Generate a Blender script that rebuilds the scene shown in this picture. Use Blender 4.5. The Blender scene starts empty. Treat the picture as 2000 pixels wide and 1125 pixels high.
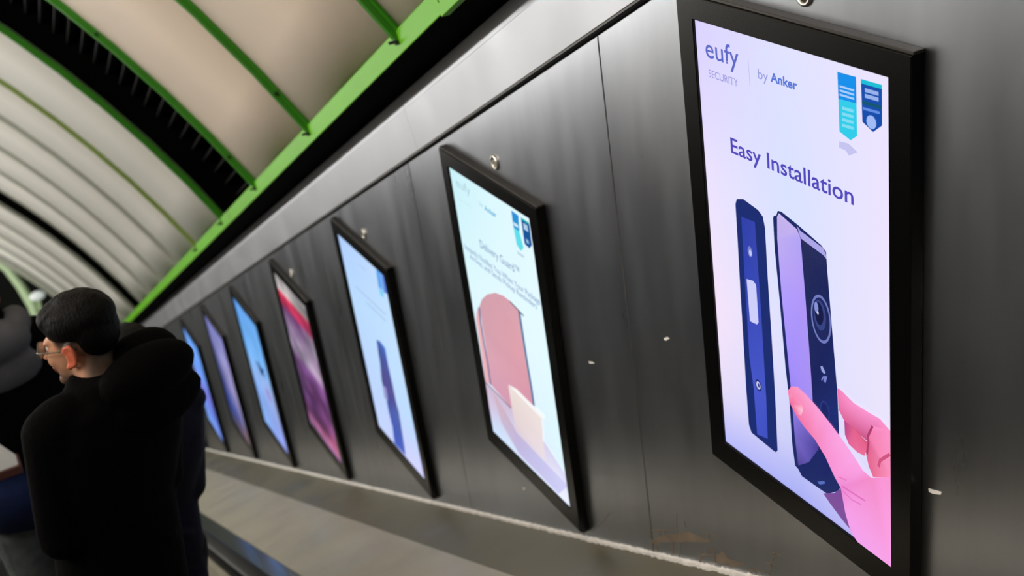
import bpy, bmesh, math, random
import numpy as np
from mathutils import Vector, Matrix

random.seed(7)
SC = bpy.context.scene
COL = SC.collection
rad = math.radians

# ------------------------------------------------------------------ camera, light, exposure
CAM_POS = np.array((-1.52662554, 1.4, 0.66215758))
RIGHT = np.array((-0.45115363, -0.88214033, -0.13523623))
DOWN = np.array((-0.34176024, 0.31075596, -0.88692202))
FWD = np.array((0.82441515, -0.35391972, -0.44167917))
FPX = 2506.673
cam = bpy.data.cameras.new('camera')
cam_ob = bpy.data.objects.new('camera', cam)
COL.objects.link(cam_ob)
cam_ob.matrix_world = Matrix(((RIGHT[0], -DOWN[0], -FWD[0], CAM_POS[0]),
                              (RIGHT[1], -DOWN[1], -FWD[1], CAM_POS[1]),
                              (RIGHT[2], -DOWN[2], -FWD[2], CAM_POS[2]), (0, 0, 0, 1)))
cam.sensor_width = 36.0
cam.lens = FPX * 36.0 / 2000.0
cam.clip_start = 0.05
cam.clip_end = 200
cam.dof.use_dof = True
cam.dof.focus_distance = 2.45
cam.dof.aperture_fstop = 4.0
SC.camera = cam_ob

SLOPE = 0.4619554
SV = Vector((math.cos(SLOPE), 0, -math.sin(SLOPE)))      # down the escalator
NV = Vector((math.sin(SLOPE), 0, math.cos(SLOPE)))       # square to the slope
TAN = math.tan(SLOPE)


def P(s, y, n):
    return SV * s + NV * n + Vector((0, y, 0))


world = bpy.data.worlds.new('world')
SC.world = world
world.use_nodes = True
world.node_tree.nodes['Background'].inputs[0].default_value = (0.9, 1.0, 0.92, 1)
world.node_tree.nodes['Background'].inputs[1].default_value = 0.02

SC.view_settings.view_transform = 'Standard'
SC.view_settings.look = 'None'
SC.view_settings.gamma = 1.0
SC.view_settings.exposure = 0.0
SC.view_settings.use_curve_mapping = False


def strip_light(name, s0, s1, y, n, width, power, color, face=None):
    """An unseen fill strip added along the slope; face = (y, n) direction it shines in."""
    d = bpy.data.lights.new(name, 'AREA')
    d.shape = 'RECTANGLE'
    d.size = s1 - s0
    d.size_y = width
    d.energy = power
    d.color = color
    o = bpy.data.objects.new(name, d)
    c = P((s0 + s1) / 2, y, n)
    fy, fn = face or (0, 1)
    z = -(NV * fn + Vector((0, fy, 0))).normalized()
    x = SV
    yv = z.cross(x)
    o.matrix_world = Matrix(((x.x, yv.x, z.x, c.x), (x.y, yv.y, z.y, c.y), (x.z, yv.z, z.z, c.z), (0, 0, 0, 1)))
    COL.objects.link(o)
    return o


WARM = (1.0, 0.965, 0.91)
strip_light('fill_uplight', -5, 20, 6.05, -0.93, 0.14, 420, WARM)  # unseen uplights added to brighten the hall
strip_light('fill_uplight.001', -5, 20, 9.35, -0.93, 0.14, 330, WARM)
strip_light('fill_strip', -5, 20, 5.0, 2.7, 0.16, 640, WARM, (-1, -.1))  # unseen side strip added to brighten the near vault, beam and wall
strip_light('fill_strip.001', -5, 20, 7.2, 2.7, 0.16, 640, WARM, (1, -.1))  # its added opposite, brightens the upper wall by reflection

# ------------------------------------------------------------------ helpers


def lin(c):
    return tuple(((v / 255) / 12.92 if v <= 10 else ((v / 255 + 0.055) / 1.055) ** 2.4) for v in c)


def mat(name, color, rough=0.5, metal=0.0, spec=0.5, bump=None, vary=None, scale=(1, 1, 1), coat=0.0, coords='Object', rvary=None):
    """Procedural principled material; vary = (noise scale, amount), bump = (noise scale, strength)."""
    m = bpy.data.materials.new(name)
    m.use_nodes = True
    nt = m.node_tree
    b = nt.nodes['Principled BSDF']
    c = lin(color)
    b.inputs['Base Color'].default_value = (*c, 1)
    b.inputs['Roughness'].default_value = rough
    b.inputs['Metallic'].default_value = metal
    b.inputs['Specular IOR Level'].default_value = spec
    if coat:
        b.inputs['Coat Weight'].default_value = coat
    if vary or bump or rvary:
        tc = nt.nodes.new('ShaderNodeTexCoord')
        mp = nt.nodes.new('ShaderNodeMapping')
        mp.inputs['Scale'].default_value = scale
        mp.inputs['Location'].default_value = (3.173, 1.737, 5.291)
        nt.links.new(tc.outputs[coords], mp.inputs[0])

    def noise(sc, det=4):
        n = nt.nodes.new('ShaderNodeTexNoise')
        n.inputs['Scale'].default_value = sc
        n.inputs['Detail'].default_value = det
        nt.links.new(mp.outputs[0], n.inputs['Vector'])
        return n
    if vary:
        n = noise(vary[0])
        r = nt.nodes.new('ShaderNodeMapRange')
        r.inputs['From Min'].default_value = 0.3
        r.inputs['From Max'].default_value = 0.7
        r.inputs['To Min'].default_value = 1 - vary[1]
        r.inputs['To Max'].default_value = 1 + vary[1]
        nt.links.new(n.outputs[0], r.inputs[0])
        mx = nt.nodes.new('ShaderNodeMix')
        mx.data_type = 'RGBA'
        mx.blend_type = 'MULTIPLY'
        mx.inputs[0].default_value = 1
        mx.inputs[6].default_value = (*c, 1)
        nt.links.new(r.outputs[0], mx.inputs[7])
        nt.links.new(mx.outputs[2], b.inputs['Base Color'])
    if rvary:
        n = noise(rvary[0])
        r = nt.nodes.new('ShaderNodeMapRange')
        r.inputs['From Min'].default_value = 0.3
        r.inputs['From Max'].default_value = 0.7
        r.inputs['To Min'].default_value = rough - rvary[1]
        r.inputs['To Max'].default_value = rough + rvary[1]
        nt.links.new(n.outputs[0], r.inputs[0])
        nt.links.new(r.outputs[0], b.inputs['Roughness'])
    if bump:
        n = noise(bump[0], 6)
        bp = nt.nodes.new('ShaderNodeBump')
        bp.inputs['Strength'].default_value = bump[1]
        bp.inputs['Distance'].default_value = 0.01
        nt.links.new(n.outputs[0], bp.inputs['Height'])
        nt.links.new(bp.outputs[0], b.inputs['Normal'])
    return m


M = {
    'steel': mat('brushed_steel', (174, 177, 184), 0.30, 1.0, vary=(5, .06), scale=(2.2, 1, .5), rvary=(3, .03)),
    'steel_fascia': mat('satin_steel', (180, 182, 188), 0.42, 0.8, vary=(2, .05), rvary=(3, .05)),
    'steel_deck': mat('worn_steel_deck', (176, 170, 152), 0.42, 0.35, vary=(2.5, .08), rvary=(3, .08)),
    'steel_deck_dark': mat('dull_steel_strip', (104, 100, 82), 0.5, 0.3, vary=(3, .12), rvary=(3, .08)),
    'steel_polished': mat('polished_steel', (150, 156, 150), 0.16, 1.0, vary=(3, .05)),
    'chrome': mat('chrome', (225, 220, 210), 0.3, 1.0),
    'seam_dark': mat('dark_gap', (14, 14, 15), 0.7),
    'shade_lining_black': mat('shade_black_soffit', (5, 5, 4), 0.9, spec=0.03, vary=(4, .3)),  # soffit shade put into the colour; also lines the slots
    'gasket': mat('grey_gasket', (95, 93, 92), 0.5),
    'bezel': mat('black_bezel', (3, 3, 3), 0.25, 0.0, 0.2),
    'bezel_edge': mat('dark_metal_edge', (58, 54, 50), 0.4, 0.6),
    'sealant': mat('white_sealant', (235, 232, 228), 0.55, vary=(30, .12)),
    'glue': mat('old_glue', (112, 98, 84), 0.7, vary=(20, .2)),
    'fleck': mat('paper_fleck', (235, 232, 225), 0.8),
    'green': mat('lime_green_paint', (104, 184, 16), 0.45, spec=.25, vary=(1.5, .08)),
    'green_rib': mat('green_rib_paint', (52, 128, 18), 0.45, vary=(2, .1)),
    'olive_rib': mat('olive_rib_paint', (120, 140, 66), 0.5, vary=(2, .1)),
    'grey_rib': mat('grey_rib_paint', (140, 142, 128), 0.6, vary=(2, .06)),
    'ceiling': mat('cream_ceiling_panel', (226, 208, 190), 0.55, vary=(.8, .05), bump=(2, .02)),
    'ceiling_far': mat('white_ceiling_panel', (206, 204, 196), 0.55, vary=(.8, .04), bump=(2, .02)),
    'fin': mat('dark_fin', (3, 3, 3), 0.7),
    'bolt': mat('dark_bolt', (16, 30, 12), 0.5),
    'rubber': mat('black_rubber', (9, 9, 10), 0.5, spec=.25),
    'step': mat('ribbed_aluminium_step', (84, 86, 84), 0.5, 0.8, vary=(6, .15)),
    'floor_dark': mat('dark_floor', (34, 35, 36), 0.7),
    'median': mat('dull_median_deck', (58, 61, 60), 0.6, 0.3, vary=(7, .25)),
    'endwall': mat('dark_end_wall', (14, 16, 14), 0.8),
    'arch': mat('pale_green_arch', (190, 214, 170), 0.5),
    'farwall': mat('grey_cladding', (64, 66, 66), 0.45, 0.6, vary=(1, .1)),
}


def ink_material():
    m = bpy.data.materials.new('lit_display_picture')
    m.use_nodes = True
    nt = m.node_tree
    b = nt.nodes['Principled BSDF']
    a = nt.nodes.new('ShaderNodeAttribute')
    a.attribute_name = 'Col'
    b.inputs['Base Color'].default_value = (0.004, 0.004, 0.005, 1)
    b.inputs['Roughness'].default_value = 0.2
    b.inputs['Specular IOR Level'].default_value = 0.2
    nt.links.new(a.outputs['Color'], b.inputs['Emission Color'])
    b.inputs['Emission Strength'].default_value = 1.0
    return m


M['ink'] = ink_material()


def attr_material(name, rough, spec=0.4, bump=None):
    m = mat(name, (128, 128, 128), rough, 0, spec, bump=bump)
    nt = m.node_tree
    a = nt.nodes.new('ShaderNodeAttribute')
    a.attribute_name = 'Col'
    nt.links.new(a.outputs['Color'], nt.nodes['Principled BSDF'].inputs['Base Color'])
    return m


M['skin'] = attr_material('skin', 0.5, 0.35, bump=(60, .05))


class MB:
    """Collects verts and faces; build() links them as one mesh object."""

    def __init__(self):
        self.v, self.f, self.c = [], [], []

    def add(self, vs, fs):
        o = len(self.v)
        self.v += [tuple(v) for v in vs]
        self.f += [tuple(i + o for i in f) for f in fs]
        return self

    def hexa(self, c):
        """c: eight corners, bottom ring then top ring"""
        return self.add(c, [(3, 2, 1, 0), (4, 5, 6, 7), (0, 1, 5, 4), (1, 2, 6, 5), (2, 3, 7, 6), (3, 0, 4, 7)])

    def box_syn(self, s0, s1, y0, y1, n0, n1):
        return self.hexa([P(s0, y0, n0), P(s1, y0, n0), P(s1, y1, n0), P(s0, y1, n0),
                          P(s0, y0, n1), P(s1, y0, n1), P(s1, y1, n1), P(s0, y1, n1)])

    def box(self, a, b):
        (x0, y0, z0), (x1, y1, z1) = a, b
        return self.hexa([(x0, y0, z0), (x1, y0, z0), (x1, y1, z0), (x0, y1, z0),
                          (x0, y0, z1), (x1, y0, z1), (x1, y1, z1), (x0, y1, z1)])

    def prism_s(self, prof, s0, s1, closed=True):
        """sweep a (y, n) profile along the slope"""
        k = len(prof)
        vs = [P(s0, y, n) for y, n in prof] + [P(s1, y, n) for y, n in prof]
        fs = [(i, (i + 1) % k, k + (i + 1) % k, k + i) for i in range(k if closed else k - 1)]
        if closed:
            fs += [tuple(range(k - 1, -1, -1)), tuple(range(k, 2 * k))]
        return self.add(vs, fs)

    def tube(self, pts, r, seg=8, caps=True):
        pts = [Vector(p) for p in pts]
        rs = r if isinstance(r, (list, tuple)) else [r] * len(pts)
        vs, fs = [], []
        prev = None
        for i, p in enumerate(pts):
            d = (pts[min(i + 1, len(pts) - 1)] - pts[max(i - 1, 0)]).normalized()
            if prev is None:
                a = d.cross(Vector((0, 0, 1)))
                if a.length < .1:
                    a = d.cross(Vector((0, 1, 0)))
            else:
                a = prev - d * prev.dot(d)
            a.normalize()
            prev = a
            b = d.cross(a)
            vs += [p + (a * math.cos(t) + b * math.sin(t)) * rs[i] for t in [2 * math.pi * k / seg for k in range(seg)]]
        for i in range(len(pts) - 1):
            for k in range(seg):
                k2 = (k + 1) % seg
                fs.append((i * seg + k, i * seg + k2, (i + 1) * seg + k2, (i + 1) * seg + k))
        if caps:
            fs.append(tuple(range(seg - 1, -1, -1)))
            fs.append(tuple(range((len(pts) - 1) * seg, len(pts) * seg)))
        return self.add(vs, fs)

    def ellipsoid(self, c, r, rot=None, seg=16, rings=10):
        vs, fs = [], []
        c = Vector(c)
        R = rot if rot is not None else Matrix.Identity(3)
        vs.append(c + R @ Vector((0, 0, r[2])))
        for i in range(1, rings):
            a = math.pi * i / rings
            for k in range(seg):
                t = 2 * math.pi * k / seg
                vs.append(c + R @ Vector((r[0] * math.sin(a) * math.cos(t), r[1] * math.sin(a) * math.sin(t), r[2] * math.cos(a))))
        vs.append(c + R @ Vector((0, 0, -r[2])))
        for k in range(seg):
            k2 = (k + 1) % seg
            fs.append((0, 1 + k, 1 + k2))
            for i in range(rings - 2):
                a, b = 1 + i * seg, 1 + (i + 1) * seg
                fs.append((a + k, b + k, b + k2, a + k2))
            fs.append((len(vs) - 1, 1 + (rings - 2) * seg + k2, 1 + (rings - 2) * seg + k))
        return self.add(vs, fs)

    def capsule(self, pts, rs, seg=12):
        """tapered limb through the points, with ball joints"""
        self.tube(pts, list(rs), seg)
        for p, r in zip(pts, rs):
            self.ellipsoid(p, (r, r, r), seg=seg, rings=8)
        return self

    def loft(self, rings, seg=24, power=2.0):
        """rings: (center, rx, ry[, yaw]) horizontal ellipses from bottom to top"""
        vs, fs = [], []
        for rg in rings:
            c, rx, ry = Vector(rg[0]), rg[1], rg[2]
            yaw = rg[3] if len(rg) > 3 else 0
            for k in range(seg):
                t = 2 * math.pi * k / seg
                ct, st = math.cos(t), math.sin(t)
                e = 2.0 / power
                x = math.copysign(abs(ct) ** e, ct) * rx
                y = math.copysign(abs(st) ** e, st) * ry
                vs.append(c + Vector((x * math.cos(yaw) - y * math.sin(yaw), x * math.sin(yaw) + y * math.cos(yaw), 0)))
        n = len(rings)
        for i in range(n - 1):
            for k in range(seg):
                k2 = (k + 1) % seg
                fs.append((i * seg + k, i * seg + k2, (i + 1) * seg + k2, (i + 1) * seg + k))
        fs.append(tuple(range(seg - 1, -1, -1)))
        fs.append(tuple(range((n - 1) * seg, n * seg)))
        return self.add(vs, fs)

    def mesh(self, name):
        me = bpy.data.meshes.new(name)
        me.from_pydata(self.v, [], self.f)
        me.update()
        return me

    def build(self, name, m, parent=None, smooth=False, origin=None, bevel=None):
        me = self.mesh(name)
        if origin is not None:
            me.transform(Matrix.Translation(-Vector(origin)))
        o = bpy.data.objects.new(name, me)
        COL.objects.link(o)
        if m is not None:
            me.materials.append(m)
        if smooth:
            for p in me.polygons:
                p.use_smooth = True
        if origin is not None:
            o.location = origin
        if bevel:
            md = o.modifiers.new('bevel', 'BEVEL')
            md.width = bevel
            md.segments = 2
            md.limit_method = 'ANGLE'
        if parent is not None:
            attach(o, parent)
        return o


def attach(o, parent):
    """parent without moving: all coordinates are built in world space"""
    o.parent = parent
    w = Matrix.Identity(4)
    q = parent
    chain = []
    while q is not None:
        chain.append(q)
        q = q.parent
    for q in reversed(chain):
        w = w @ q.matrix_parent_inverse @ q.matrix_basis
    o.matrix_parent_inverse = w.inverted()


def tag(o, label=None, cat=None, group=None, kind=None):
    if label:
        o['label'] = label
    if cat:
        o['category'] = cat
    if group:
        o['group'] = group
    if kind:
        o['kind'] = kind
    return o


def empty(name, loc, label=None, cat=None, group=None, kind=None):
    o = bpy.data.objects.new(name, None)
    o.empty_display_size = .1
    o.location = loc
    COL.objects.link(o)
    return tag(o, label, cat, group, kind)


def set_col(me, colors):
    """per-vertex sRGB 0..255 colours -> 'Col' attribute"""
    a = me.color_attributes.new('Col', 'FLOAT_COLOR', 'POINT')
    flat = []
    for c in colors:
        flat += [*lin(c), 1.0]
    a.data.foreach_set('color', flat)


def remeshed(mb, name, voxel, smooth=4, m=None, parent=None, noise=0.0):
    """union of overlapping closed shapes into ONE continuous surface"""
    me = mb.mesh(name + '_src')
    o = bpy.data.objects.new(name, me)
    COL.objects.link(o)
    r = o.modifiers.new('r', 'REMESH')
    r.mode = 'VOXEL'
    r.voxel_size = voxel
    s = o.modifiers.new('s', 'SMOOTH')
    s.iterations = smooth
    s.factor = 0.5
    dg = bpy.context.evaluated_depsgraph_get()
    new = bpy.data.meshes.new_from_object(o.evaluated_get(dg))
    new.name = name
    o.modifiers.clear()
    o.data = new
    bpy.data.meshes.remove(me)
    for p in new.polygons:
        p.use_smooth = True
    if m:
        new.materials.clear()
        new.materials.append(m)
    if parent is not None:
        attach(o, parent)
    return o


# ------------------------------------------------------------------ vault (ceiling)
VR, VYC, VNC, VA0 = 6.5, 6.053907, -1.98727, 0.413
RIBS = [(-4.6, 'green'), (-3.28, 'green'), (-1.97, 'green'), (-.66, 'green'), (.65, 'green'), (1.959, 'green'), (3.308, 'green'), (4.655, 'green'), (5.915, 'thin'),
        (7.236, 'olive'), (8.48, 'grey'), (9.816, 'grey'), (11.111, 'grey'), (12.25, 'edge'), (13.4, 'edge'), (14.979, 'grey'), (16.5, 'grey'), (18.0, 'grey')]
VAULT_END = 19.7


def V(s, a, dr=0.0):
    r = VR + dr
    return P(s, VYC - r * math.cos(a), VNC + r * math.sin(a))


A1 = math.pi - VA0
ceiling = empty('ceiling', P(0, VYC, VNC + VR), kind='structure')


def arc_sheet(mb, s0, s1, r0, r1, a0=VA0, a1=A1, seg=48):
    vs, fs = [], []
    for i in range(seg + 1):
        a = a0 + (a1 - a0) * i / seg
        vs += [V(s0, a, r0), V(s1, a, r0), V(s1, a, r1), V(s0, a, r1)]
    for i in range(seg):
        q, w = 4 * i, 4 * i + 4
        for k in range(4):
            k2 = (k + 1) % 4
            fs.append((q + k, w + k, w + k2, q + k2))
    fs += [(0, 1, 2, 3), tuple(4 * seg + k for k in (3, 2, 1, 0))]
    return mb.add(vs, fs)


edges = [-5.9] + [r[0] for r in RIBS] + [VAULT_END]
for i in range(len(edges) - 1):
    s0, s1 = edges[i], edges[i + 1]
    if abs(s0 - 4.655) < .01 or abs(s0 - 12.25) < .01:
        continue                                                # the two open dark slots
    arc_sheet(MB(), s0 + .004, s1 - .004, 0.0, .03).build('panel', M['ceiling'] if s0 < 4.6 else M['ceiling_far'], ceiling, smooth=True)
# the slots: black lining set back, with fins across
for s0, s1, nf in ((4.655, 5.915, 170), (12.25, 13.4, 0)):
    mb = MB()
    arc_sheet(mb, s0 - .03, s1 + .03, .42, .45)
    arc_sheet(mb, s0 - .03, s0 - .005, .03, .44)
    arc_sheet(mb, s1 + .005, s1 + .03, .03, .44)
    mb.build('slot_lining', M['shade_lining_black'], ceiling)
    if nf:
        fm = None
        for k in range(nf):
            a = VA0 + .01 + (A1 - VA0) * k / nf
            if a > 1.9:
                break
            f = MB()
            d = .0006
            f.hexa([V(s0, a - d, .15), V(s1, a - d, .15), V(s1, a + d, .15), V(s0, a + d, .15),
                    V(s0, a - d, .30), V(s1, a - d, .30), V(s1, a + d, .30), V(s0, a + d, .30)])
            f.build('fin', M['fin'], ceiling)
for s, kind in RIBS:
    w, dep, mm = {'green': (.030, .030, M['green_rib']), 'thin': (.012, .02, M['green_rib']), 'olive': (.055, .02, M['olive_rib']),
                  'grey': (.105, .012, M['grey_rib']), 'edge': (.02, .015, M['grey_rib'])}[kind]
    mb = MB()
    arc_sheet(mb, s - w, s + w, -dep * .35, .02)
    arc_sheet(mb, s - w * .35, s + w * .35, -dep, 0)
    rb = mb.build('rib', mm, ceiling, smooth=False)
    if kind == 'green' and s > 1:
        for a in (VA0 + .03, VA0 + .16, VA0 + .29):
            b = MB()
            for sg in (-1, 1):
                c0, c1 = V(s + sg * w * .66, a, -dep * .3), V(s + sg * w * .66, a, -dep * .9)
                b.tube([c0, c1], .006, 6)
            b.build('bolt', M['bolt'], rb)

# green springing beam with a joint cover and bolts
beam = empty('trim_1', P(0, .1, .6), kind='structure')
S0, S1 = -5.9, VAULT_END
joints = [-5.9, 1.55, 5.6, 9.6, 13.6, VAULT_END]
for a, b in zip(joints[:-1], joints[1:]):
    MB().prism_s([(.05, .571), (.12, .571), (.12, .642), (.05, .642)], a + .002, b - .002).build('beam_length', M['green'], beam, bevel=.004)
MB().prism_s([(.10, .563), (.126, .563), (.126, .6), (.10, .6)], -2.0, 1.55).build('joint_cover', M['green'], beam, bevel=.002)
for s, kind in RIBS:
    if kind in ('green', 'thin', 'olive') and s > 1:
        b = MB()
        c = P(s + .0, .12, .610)
        b.tube([c, c + Vector((0, .012, 0))], .011, 6)
        b.tube([c + Vector((0, .012, 0)), c + Vector((0, .03, 0))], .005, 6)
        b.build('bolt', M['bolt'], beam)
# soffit between beam and steel, its shade put into a black colour
MB().prism_s([(-.14, .548), (.119, .5705), (.119, .64), (-.14, .75)], S0, S1).build('trim_2', M['shade_lining_black']).__setitem__('kind', 'structure')

# ------------------------------------------------------------------ wall cladding (right of the escalator)
PITCH_X = 1.66059508 * math.cos(SLOPE)
PITCH_Z = 1.66059508 * math.sin(SLOPE)
YW = -.03
wall = empty('wall_right', (0, YW - .05, 0), kind='structure')
ZT, ZB = .3686, -1.167
GAP = .0022
SEAM0 = 1.0738
wall_panels = []
for k in range(-4, 12):
    x0, x1 = SEAM0 + PITCH_X * (k - 1) + GAP, SEAM0 + PITCH_X * k - GAP
    y0, y1 = YW - .03, YW
    zt = ZT - .006
    c = [(x0, y0, ZB - TAN * x0), (x1, y0, ZB - TAN * x1), (x1, y1, ZB - TAN * x1), (x0, y1, ZB - TAN * x0),
         (x0, y0, zt - TAN * x0), (x1, y0, zt - TAN * x1), (x1, y1, zt - TAN * x1), (x0, y1, zt - TAN * x0)]
    wall_panels.append(MB().hexa(c).build('panel', M['steel'], wall, bevel=.0015))
MB().prism_s([(-.12, -1.2), (-.065, -1.2), (-.065, .5), (-.12, .5)], S0, S1).build('backing', M['seam_dark'], wall)
MB().prism_s([(-.06, .338), (-.031, .338), (-.031, .3425), (-.06, .3425)], S0, S1).build('gasket', M['gasket'], wall)
# fascia above the seam, in lengths, leaning back, with a folded top strip
fj = [-5.9, -2.6, .02, 2.55, 5.2, 7.8, 10.4, 13.0, 15.6, VAULT_END]
# joint seen in the photograph lies near s of px (914,170)
for a, b in zip(fj[:-1], fj[1:]):
    f = MB().prism_s([(-.06, .3435), (-.03, .3435), (-.03, .492), (-.06, .492)], a + .001, b - .001).build('fascia_panel', M['steel_fascia'], wall, bevel=.001)
    MB().prism_s([(-.06, .4925), (-.031, .4925), (-.036, .542), (-.06, .542)], a + .001, b - .001).build('fold_strip', M['steel_fascia'], f)
# sealant line along the foot of the wall, torn edges
seal = MB()
rng = random.Random(3)
s = -2.5
prev = None
vs, fs = [], []
i = 0
while s < 16:
    w = .010 + rng.uniform(-.003, .004) - max(0, min(.004, (s - 1) * .001))
    up = .006 + rng.uniform(-.002, .003)
    vs += [P(s, YW + .0005, -1.0445 + up), P(s, YW + .004, -1.0445 + up * .7), P(s, YW + w, -1.0445 + .003), P(s, YW + w, -1.055), P(s, YW + .0005, -1.055)]
    if i:
        q, r = (i - 1) * 5, i * 5
        fs += [(q + k, r + k, r + (k + 1) % 5, q + (k + 1) % 5) for k in range(5)]
    i += 1
    s += .012
seal.add(vs, fs)
o = seal.build('baseboard_right', M['sealant'])
o['kind'] = 'structure'


def at_y(u, v, y):
    d = RIGHT * ((u - 1000) / FPX) + DOWN * ((v - 562.5) / FPX) + FWD
    t = (y - CAM_POS[1]) / d[1]
    return Vector(CAM_POS + d * t)


def flat_patch(mb, pts, y0, th):
    """a thin flake standing on the wall, outline given as points on the wall plane"""
    k = len(pts)
    vs = [Vector((p.x, y0, p.z)) for p in pts] + [Vector((p.x, y0 + th, p.z)) for p in pts]
    fs = [tuple(range(k, 2 * k)), tuple(range(k - 1, -1, -1))] + [(i, (i + 1) % k, k + (i + 1) % k, k + i) for i in range(k)]
    mb.add(vs, fs)


def W(pts):
    return [at_y(u, v, YW) for u, v in pts]


# flecks stuck to the steel, glue outlines near its foot (parts of the panels they are on)
bay = {k: wall_panels[k + 4] for k in range(-4, 12)}
for pts, k in (([(1297, 660), (1303, 658), (1308, 661), (1302, 665), (1298, 664)], 0), ([(1814, 954), (1825, 957), (1840, 961), (1838, 966), (1822, 964), (1815, 960)], 0),
               ([(1150, 706), (1158, 707), (1161, 710), (1152, 710)], 1), ([(1021, 952), (1025, 952), (1026, 956), (1022, 957)], 1)):
    mb = MB()
    flat_patch(mb, W(pts), YW, .0012)
    mb.build('paper_fleck', M['fleck'], bay[k])


def stroke(pts, w):
    mb = MB()
    for a, b in zip(pts[:-1], pts[1:]):
        d = Vector((b[0] - a[0], b[1] - a[1]))
        if d.length < 1e-6:
            continue
        nrm = Vector((-d.y, d.x)).normalized() * w / 2
        flat_patch(mb, W([(a[0] + nrm.x, a[1] + nrm.y), (b[0] + nrm.x, b[1] + nrm.y), (b[0] - nrm.x, b[1] - nrm.y), (a[0] - nrm.x, a[1] - nrm.y)]), YW, .0006)
    return mb


def cl(pts):        # coordinates read in the zoom of the wall foot
    return [(1100 + x * .23, 900 + y * .23) for x, y in pts]


for pts, w in ((cl([(740, 660), (735, 590), (920, 590)]), 2.0), (cl([(815, 595), (820, 640)]), 2.4), (cl([(855, 595), (860, 635)]), 2.4), (cl([(935, 690), (925, 800)]), 2.2),
               (cl([(965, 440), (962, 680)]), 1.6), (cl([(990, 690), (990, 815)]), 2.2), (cl([(760, 720), (770, 780)]), 2), (cl([(800, 720), (805, 785)]), 2),
               (cl([(1180, 600), (1320, 650)]), 1.6), (cl([(1240, 620), (1230, 660)]), 1.6), (cl([(1220, 790), (1225, 760), (1260, 740), (1290, 780)]), 2.4),
               (cl([(1165, 860), (1165, 790), (1280, 800), (1285, 860)]), 2.6), (cl([(1800, 780), (1745, 970)]), 2.2), (cl([(1715, 860), (1800, 895)]), 1.6), (cl([(1770, 780), (1850, 810)]), 1.6),
               (cl([(1590, 960), (1600, 920), (1720, 950)]), 2.4), (cl([(1630, 930), (1640, 970)]), 1.8), (cl([(250, 600), (330, 530), (400, 440)]), 1.2), (cl([(1030, 510), (1045, 570)]), 1.4)):
    stroke(pts, w).build('glue_mark', M['glue'], bay[0] if pts[0][0] > 1262 else bay[1])
for pts in (cl([(740, 680), (820, 640), (1060, 600), (1270, 690), (1000, 690), (830, 690), (790, 725)]), cl([(1300, 800), (1360, 770), (1400, 830), (1560, 880), (1420, 905), (1410, 875), (1300, 870)])):
    mb = MB()
    flat_patch(mb, W(pts), YW, .0004)
    mb.build('glue_mark', M['glue'], bay[0] if pts[0][0] > 1262 else bay[1])

# ------------------------------------------------------------------ deck beside the wall, handrails, steps
deck = empty('trim_3', P(0, .3, -1.1), kind='structure')
dj = [-5.9, -1.2, 2.6, 6.4, 10.2, 14.0, VAULT_END]
for a, b in zip(dj[:-1], dj[1:]):
    MB().prism_s([(-.06, -1.047), (.23, -1.0745), (.23, -1.10), (-.06, -1.10)], a, b).build('wall_side_strip', M['steel_deck_dark'], deck)
    MB().prism_s([(.231, -1.0735), (.637, -1.1105), (.637, -1.14), (.231, -1.14)], a + .5, b + .5 if b < 15 else b).build('deck_plate', M['steel_deck'], deck, bevel=.0015)
    MB().prism_s([(.641, -1.112), (.765, -1.117), (.765, -1.15), (.641, -1.15)], a + .2, b + .2 if b < 15 else b).build('rail_side_strip', M['steel_polished'], deck, bevel=.0015)
MB().prism_s([(-.06, -1.13), (.80, -1.16), (.80, -1.2), (-.06, -1.2)], S0, S1).build('under_deck', M['seam_dark'], deck)
MB().prism_s([(.855, -1.7), (.87, -1.7), (.87, -1.135), (.80, -1.135), (.80, -1.16), (.855, -1.16)], S0, S1).build('skirt', M['steel_deck'], deck)


def handrail(y, name, label):
    prof = []
    for k in range(16):
        t = 2 * math.pi * k / 16
        prof.append((y + .042 * math.copysign(abs(math.cos(t)) ** .7, math.cos(t)), -1.055 + .028 * math.copysign(abs(math.sin(t)) ** .7, math.sin(t))))
    o = empty(name, P(2, y, -1.03), label, 'handrail')
    MB().prism_s(prof, S0, S1).build('rubber_belt', M['rubber'], o, smooth=True)
    MB().prism_s([(y - .034, -1.125), (y + .034, -1.125), (y + .034, -1.078), (y - .034, -1.078)], S0, S1).build('guide', M['rubber'], o)


handrail(.812, 'handrail', 'black rubber handrail along the deck below the screens')
handrail(2.035, 'handrail', 'black rubber handrail on the escalator side away from the screens')

median = empty('trim_4', P(0, 2.7, -1.1), kind='structure')
MB().prism_s([(2.0, -1.7), (2.015, -1.7), (2.015, -1.07), (2.09, -1.07), (3.4, -1.09), (3.4, -1.2), (2.0, -1.2)][::-1], S0, S1).build('deck_plate', M['median'], median)
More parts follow.
